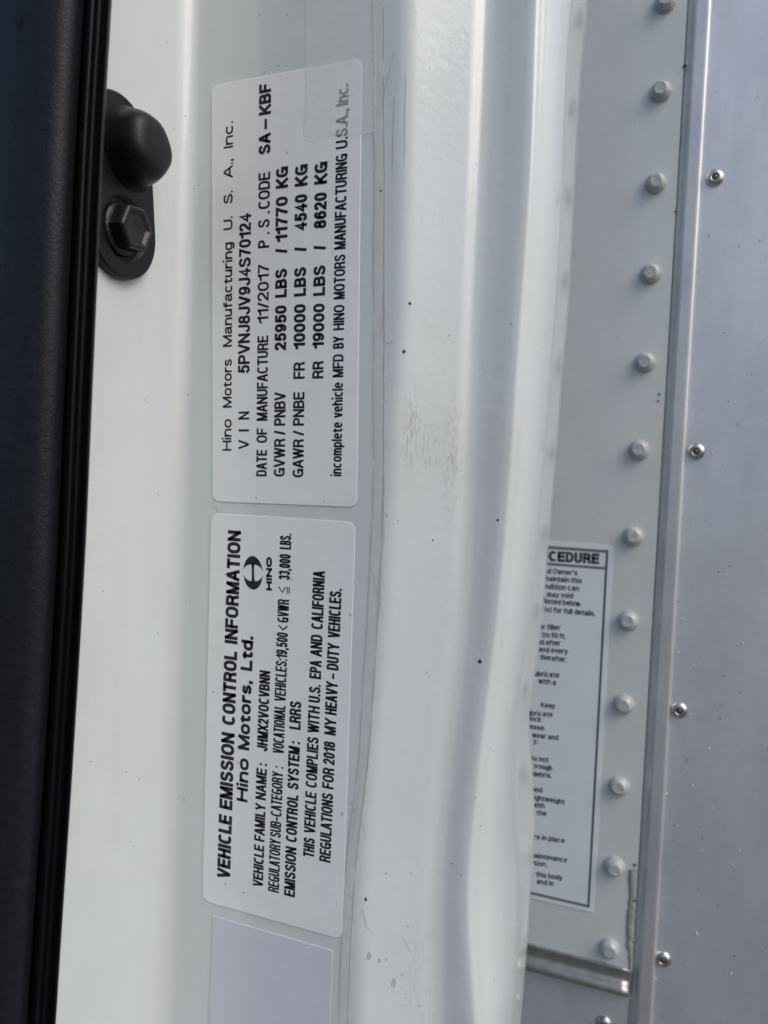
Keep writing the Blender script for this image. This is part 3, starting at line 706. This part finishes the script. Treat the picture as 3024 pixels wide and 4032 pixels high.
for i, (px, py) in enumerate([(2815, 701), (2741, 1778), (2674, 2796), (2610, 3775), (2378, 4030), (2882, -430)]):
    p = bodyP(px, py, .0012 if i != 4 else .0008)
    if pr is None:
        pr = lathe('pop_rivet', m_steel, Vector(), Vector((0, -1, 0)), [(r2, -.0002), (r2, .0003), (r2*.9, .0011), (r2*.7, .0018), (r2*.5, .0021), (r2*.42, .0021), (r2*.38, .0014), (r2*.30, .0012), (r2*.28, .0016), (0, .0017)], 32)
        mc = lathe('rivet_core', m_mandrel, Vector(), Vector((0, -1, 0)), [(r2*.37, .00135), (r2*.29, .00135), (r2*.25, .0019), (0, .002)], 24); mc.parent = pr
        o = pr
    else:
        o = pr.copy(); COL.objects.link(o); k = mc.copy(); COL.objects.link(k); k.parent = o
    o.parent = body; o.location = p - body.location; o.rotation_euler = (random.uniform(-.06, .06), random.uniform(0, 6), random.uniform(-.06, .06))
# sealant bead squeezed out at the lower right of the plate
bm = bmesh.new(); prev = None
for i in range(34):
    py = 3425 + i * 12.3; xl = lerp(2474, 2462, i / 33) + 3 * math.sin(i * .23) + random.uniform(-3, 3) + (8 if i > 25 else 0); xr_ = lerp(2510, 2489, i / 33) + random.uniform(-4, 4)
    k = .0004 + .0004 * abs(math.sin(i * .17 + 1) * math.sin(i * .71)) + random.uniform(0, .0002)
    v = [bm.verts.new(bodyP(x, py, d)) for x, d in ((xl, .0004), (xl + 3, -k * .6), ((xl + xr_) / 2, -k), (xr_ - 4, -k * .7), (xr_, .0004))]
    if prev:
        for j in range(4): bm.faces.new((prev[j], prev[j + 1], v[j + 1], v[j]))
    prev = v
adopt(fromb('sealant_bead', bm, m_seal, None, True), body)
for px, py, r, mt in ((2697, 258, .0009, m_rust), (2661, 830, .0006, m_gap), (2500, 3406, .0008, m_gap), (2496, 3545, .0009, m_gap), (2494, 3708, .0008, m_gap), (2597, 1552, .0006, m_gap), (2592, 1578, .0005, m_gap)):
    adopt(chip(px, py, r, mt, YB - .0002), body)

# ------------------------------------------------------------------ maintenance notice on the body
notice = empty('maintenance_notice', bodyP(2250, 2850))
tag(notice, 'black framed maintenance notice sticker on the white riveted plate, half hidden by the pillar', 'sticker')
YN = YB - 0.0003
XL = bodyP(1900, 2800).x - .02
def strip4(name, a, b_, wpx, mat, y):          # straight printed rule between two pixels
    A, Bq = onY(*a, y), onY(*b_, y); d = (Bq - A).normalized(); n_ = Vector((-d.z, 0, d.x)); hw = wpx / F * (0.50) / 2
    vs = [A + n_ * hw, Bq + n_ * hw, Bq - n_ * hw, A - n_ * hw]
    return adopt(mesh(name, vs, [(0, 1, 2, 3)], mat), notice)
def corner_left(px, py): p = bodyP(px, py); return Vector((XL, YN, p.z + (p.x - XL) * .012))
cs = [corner_left(2159, 2133), onY(2416, 2148, YN), onY(2337, 3594, YN), corner_left(2108, 3546)]
bm = bmesh.new()
bm.faces.new([bm.verts.new(p) for p in cs]); st_ = fromb('sticker_film', bm, m_sticker); solidify(st_, .0003, -1 if st_.data.polygons[0].normal.y < 0 else 1); adopt(st_, notice)
yn = YN - .00008
def ext(a, b_):                                # extend a rule left, behind the pillar
    A, Bq = onY(*a, yn), onY(*b_, yn); t = (XL + .006 - A.x) / (Bq.x - A.x); P = A + (Bq - A) * t; return proj(P)
for a, b_, w_ in (((2159, 2155), (2394, 2172), 9), ((2154, 2220), (2383, 2238), 8), ((2111, 3521), (2318, 3569), 9)):
    strip4('frame_rule', ext(a, b_), b_, w_, m_ink3, yn)
strip4('frame_rule', (2391, 2168), (2317, 3572), 6, m_ink2, yn - .00004)
def notice_line(s, pre, x0, y0, x1, y1, cap, mat, wt):
    bm = bmesh.new(); A, Bq = onY(x0, y0, yn), onY(x1, y1, yn); ex = Bq - A; ln = ex.length; ex.normalize(); ey = Vector((-ex.z, 0, ex.x))
    H = (onY(x0, y0 - cap, yn) - A).length
    add_text(bm, s, A, ex, ey, ln, H, wt, pre)
    me = bpy.data.meshes.new('text_line'); bm.to_mesh(me); bm.free(); adopt(link('text_line', me, mat), notice)
notice_line('CEDURE', 'PRO', 2160, 2210, 2359, 2222, 42, m_ink2, .23)
def z8(u, v): return 2000 + u / 2.765, 2000 + v / 2.765
def z9(u, v): return 2000 + u / 2.212, 2700 + v / 2.212
N8 = [('d Owner\'s', 'an', 430, 712, 757, 738), ('naintain this', '', 412, 795, 806, 822), ('ndition can', 'co', 403, 880, 775, 906), ('may void', '', 428, 968, 710, 985), ('listed below.', '', 397, 1040, 800, 1074), ('(s) for full details.', '', 400, 1130, 953, 1180),
      ('r filler', 'o', 382, 1322, 572, 1332), ('(to 50 ft.', '', 372, 1405, 630, 1425), ('d after', 'an', 360, 1487, 572, 1502), ('nd every', 'a', 375, 1568, 650, 1592), ('therafter.', '', 350, 1648, 640, 1682), ('bricate', 'lu', 325, 1833, 560, 1848), ('with a', '', 330, 1910, 525, 1930), ('Keep', '', 358, 2170, 512, 2186)]
N9 = [('ricate', 'lub', 232, 262, 390, 273), ('ck', 'lo', 232, 311, 288, 318), ('ase.', 'gre', 222, 380, 325, 393), ('wear and', '', 212, 450, 440, 476), ('y.', '', 222, 502, 262, 508), ('o not', 'D', 225, 655, 353, 669), ('trough', '', 225, 718, 385, 740), ('debris.', '', 217, 787, 382, 806), ('and', '', 215, 922, 300, 931), ('lightweight', '', 215, 992, 495, 1035), ('with', '', 220, 1057, 320, 1069), ('the', '', 250, 1124, 338, 1136),
      ('e in place', 'ar', 250, 1338, 495, 1372), ('aintenance', 'm', 240, 1500, 515, 1542), ('ion.', 't', 252, 1568, 345, 1580), ('this body', '', 245, 1662, 475, 1697), ('and in', '', 250, 1724, 400, 1747)]
for s, pre, u0, v0, u1, v1 in N8: notice_line(s, pre, *z8(u0, v0), *z8(u1, v1), 21, m_ink2, .165)
for s, pre, u0, v0, u1, v1 in N9: notice_line(s, pre, *z9(u0, v0), *z9(u1, v1), 20.5, m_ink2, .165)

# ------------------------------------------------------------------ water
def drop_mesh(name, r, h, stretch, mat, tail=0.0):
    bm = bmesh.new(); n = 16; rings = []
    for k in range(6):
        a = k / 5 * math.pi / 2; rr = r * math.cos(a); hh = h * math.sin(a)
        rings.append([bm.verts.new((rr * math.cos(2*math.pi*i/n), -hh, rr * stretch * math.sin(2*math.pi*i/n) * (1 + tail * max(0, math.sin(2*math.pi*i/n))))) for i in range(n)] if k < 5 else [bm.verts.new((0, -h, 0))])
    for A, B_ in zip(rings, rings[1:]):
        for i in range(n):
            j = (i + 1) % n
            bm.faces.new((A[i], A[j], B_[j], B_[i]) if len(B_) > 1 else (A[i], A[j], B_[0]))
    bm.faces.new(list(reversed(rings[0])))
    bmesh.ops.recalc_face_normals(bm, faces=bm.faces)
    me = bpy.data.meshes.new(name); bm.to_mesh(me); bm.free(); me.materials.append(mat)
    for p in me.polygons: p.use_smooth = True
    return me
dm = [drop_mesh('water_drop', .0006, .0002, 1.5, m_water, .7), drop_mesh('water_drop', .0005, .00016, 1.1, m_water, .3), drop_mesh('water_drop', .00055, .00018, 1.25, m_water, .5)]
def z12(u, v): return 1300 + u / 1.843, 3000 + v / 1.843
DR = [(357, 335, .8, 0), (357, 1000, 1.1, 0), (282, 1415, 1.1, 0), (357, 1445, .9, 2), (407, 1435, .7, 1), (460, 1610, 1.2, 0), (357, 1190, .75, 1), (405, 810, .7, 1), (670, 780, 1.1, 1), (645, 1765, 1.25, 1), (517, 1545, .8, 2), (485, 1495, .7, 1), (490, 690, .8, 1), (565, 1190, .6, 1), (518, 1275, .6, 1), (590, 805, .5, 1), (612, 1440, .55, 1), (375, 1850, .5, 1), (560, 1660, .6, 1)]
for i, (u, v, s_, k) in enumerate(DR):
    px, py = z12(u, v); o = bpy.data.objects.new('water_drop', dm[k]); COL.objects.link(o)
    o.location = on_profile(px, py) + Vector((0, 0.00005, 0)); o.scale = (s_,) * 3
    pp = on_profile(px + 12, py) - on_profile(px - 12, py); o.rotation_euler = (0, random.uniform(-.2, .2), math.atan2(pp.y, pp.x))
    tag(o, 'clear water drop on the lower part of the white ribbed flange', 'water drop', 'water drops on the pillar flange')
o = bpy.data.objects.new('water_drop', dm[0]); COL.objects.link(o); o.location = onY(1346, 3207, YT); o.scale = (.7,) * 3; o.rotation_euler = (0, .5, 0)
tag(o, 'single small water drop on the right edge of the emission label', 'water drop')
sm = drop_mesh('spatter_drop', .0006, .0003, 1.5, m_pale, .2)
def z23(u, v): return 2300 + u / 2.211, 2200 + v / 2.211
def z10(u, v): return 1900 + u / 1.476, 3200 + v / 1.476
SP = [z23(*t) + (s_,) for *t, s_ in ((1240, 148, .8), (855, 525, 1), (882, 535, .7), (1381, 738, .9), (823, 820, .9), (970, 858, .7), (950, 928, .7), (1085, 1655, 1), (898, 1832, .7), (942, 1975, 1), (712, 2050, 1.1), (930, 1360, .8), (780, 130, .8), (1105, 565, .5), (1120, 2170, .6))]
SP += [z10(*t) + (s_,) for *t, s_ in ((1275, 218, .7), (1495, 222, .8), (1120, 300, .6), (1005, 570, .9), (1245, 705, 1.3), (1190, 880, .7), (1005, 968, 1.0), (1443, 935, 1.0), (1450, 305, .7), (1245, 95, .6), (1385, 98, .6), (1190, 1155, .6), (1500, 885, .4))]
SP += [(2803, 1782, .9), (2852, 1831, .6), (2860, 2267, .6)]
for px, py, s_ in SP:
    o = bpy.data.objects.new('spatter_drop', sm); COL.objects.link(o); o.location = bodyP(px, py, .0012); o.scale = (s_ * .85,) * 3; o.rotation_euler = (0, random.uniform(-.2, .2), 0)
    tag(o, 'tiny pale water spot on the lower bare aluminium sheet', 'water spot', 'water spots on the aluminium sheet')
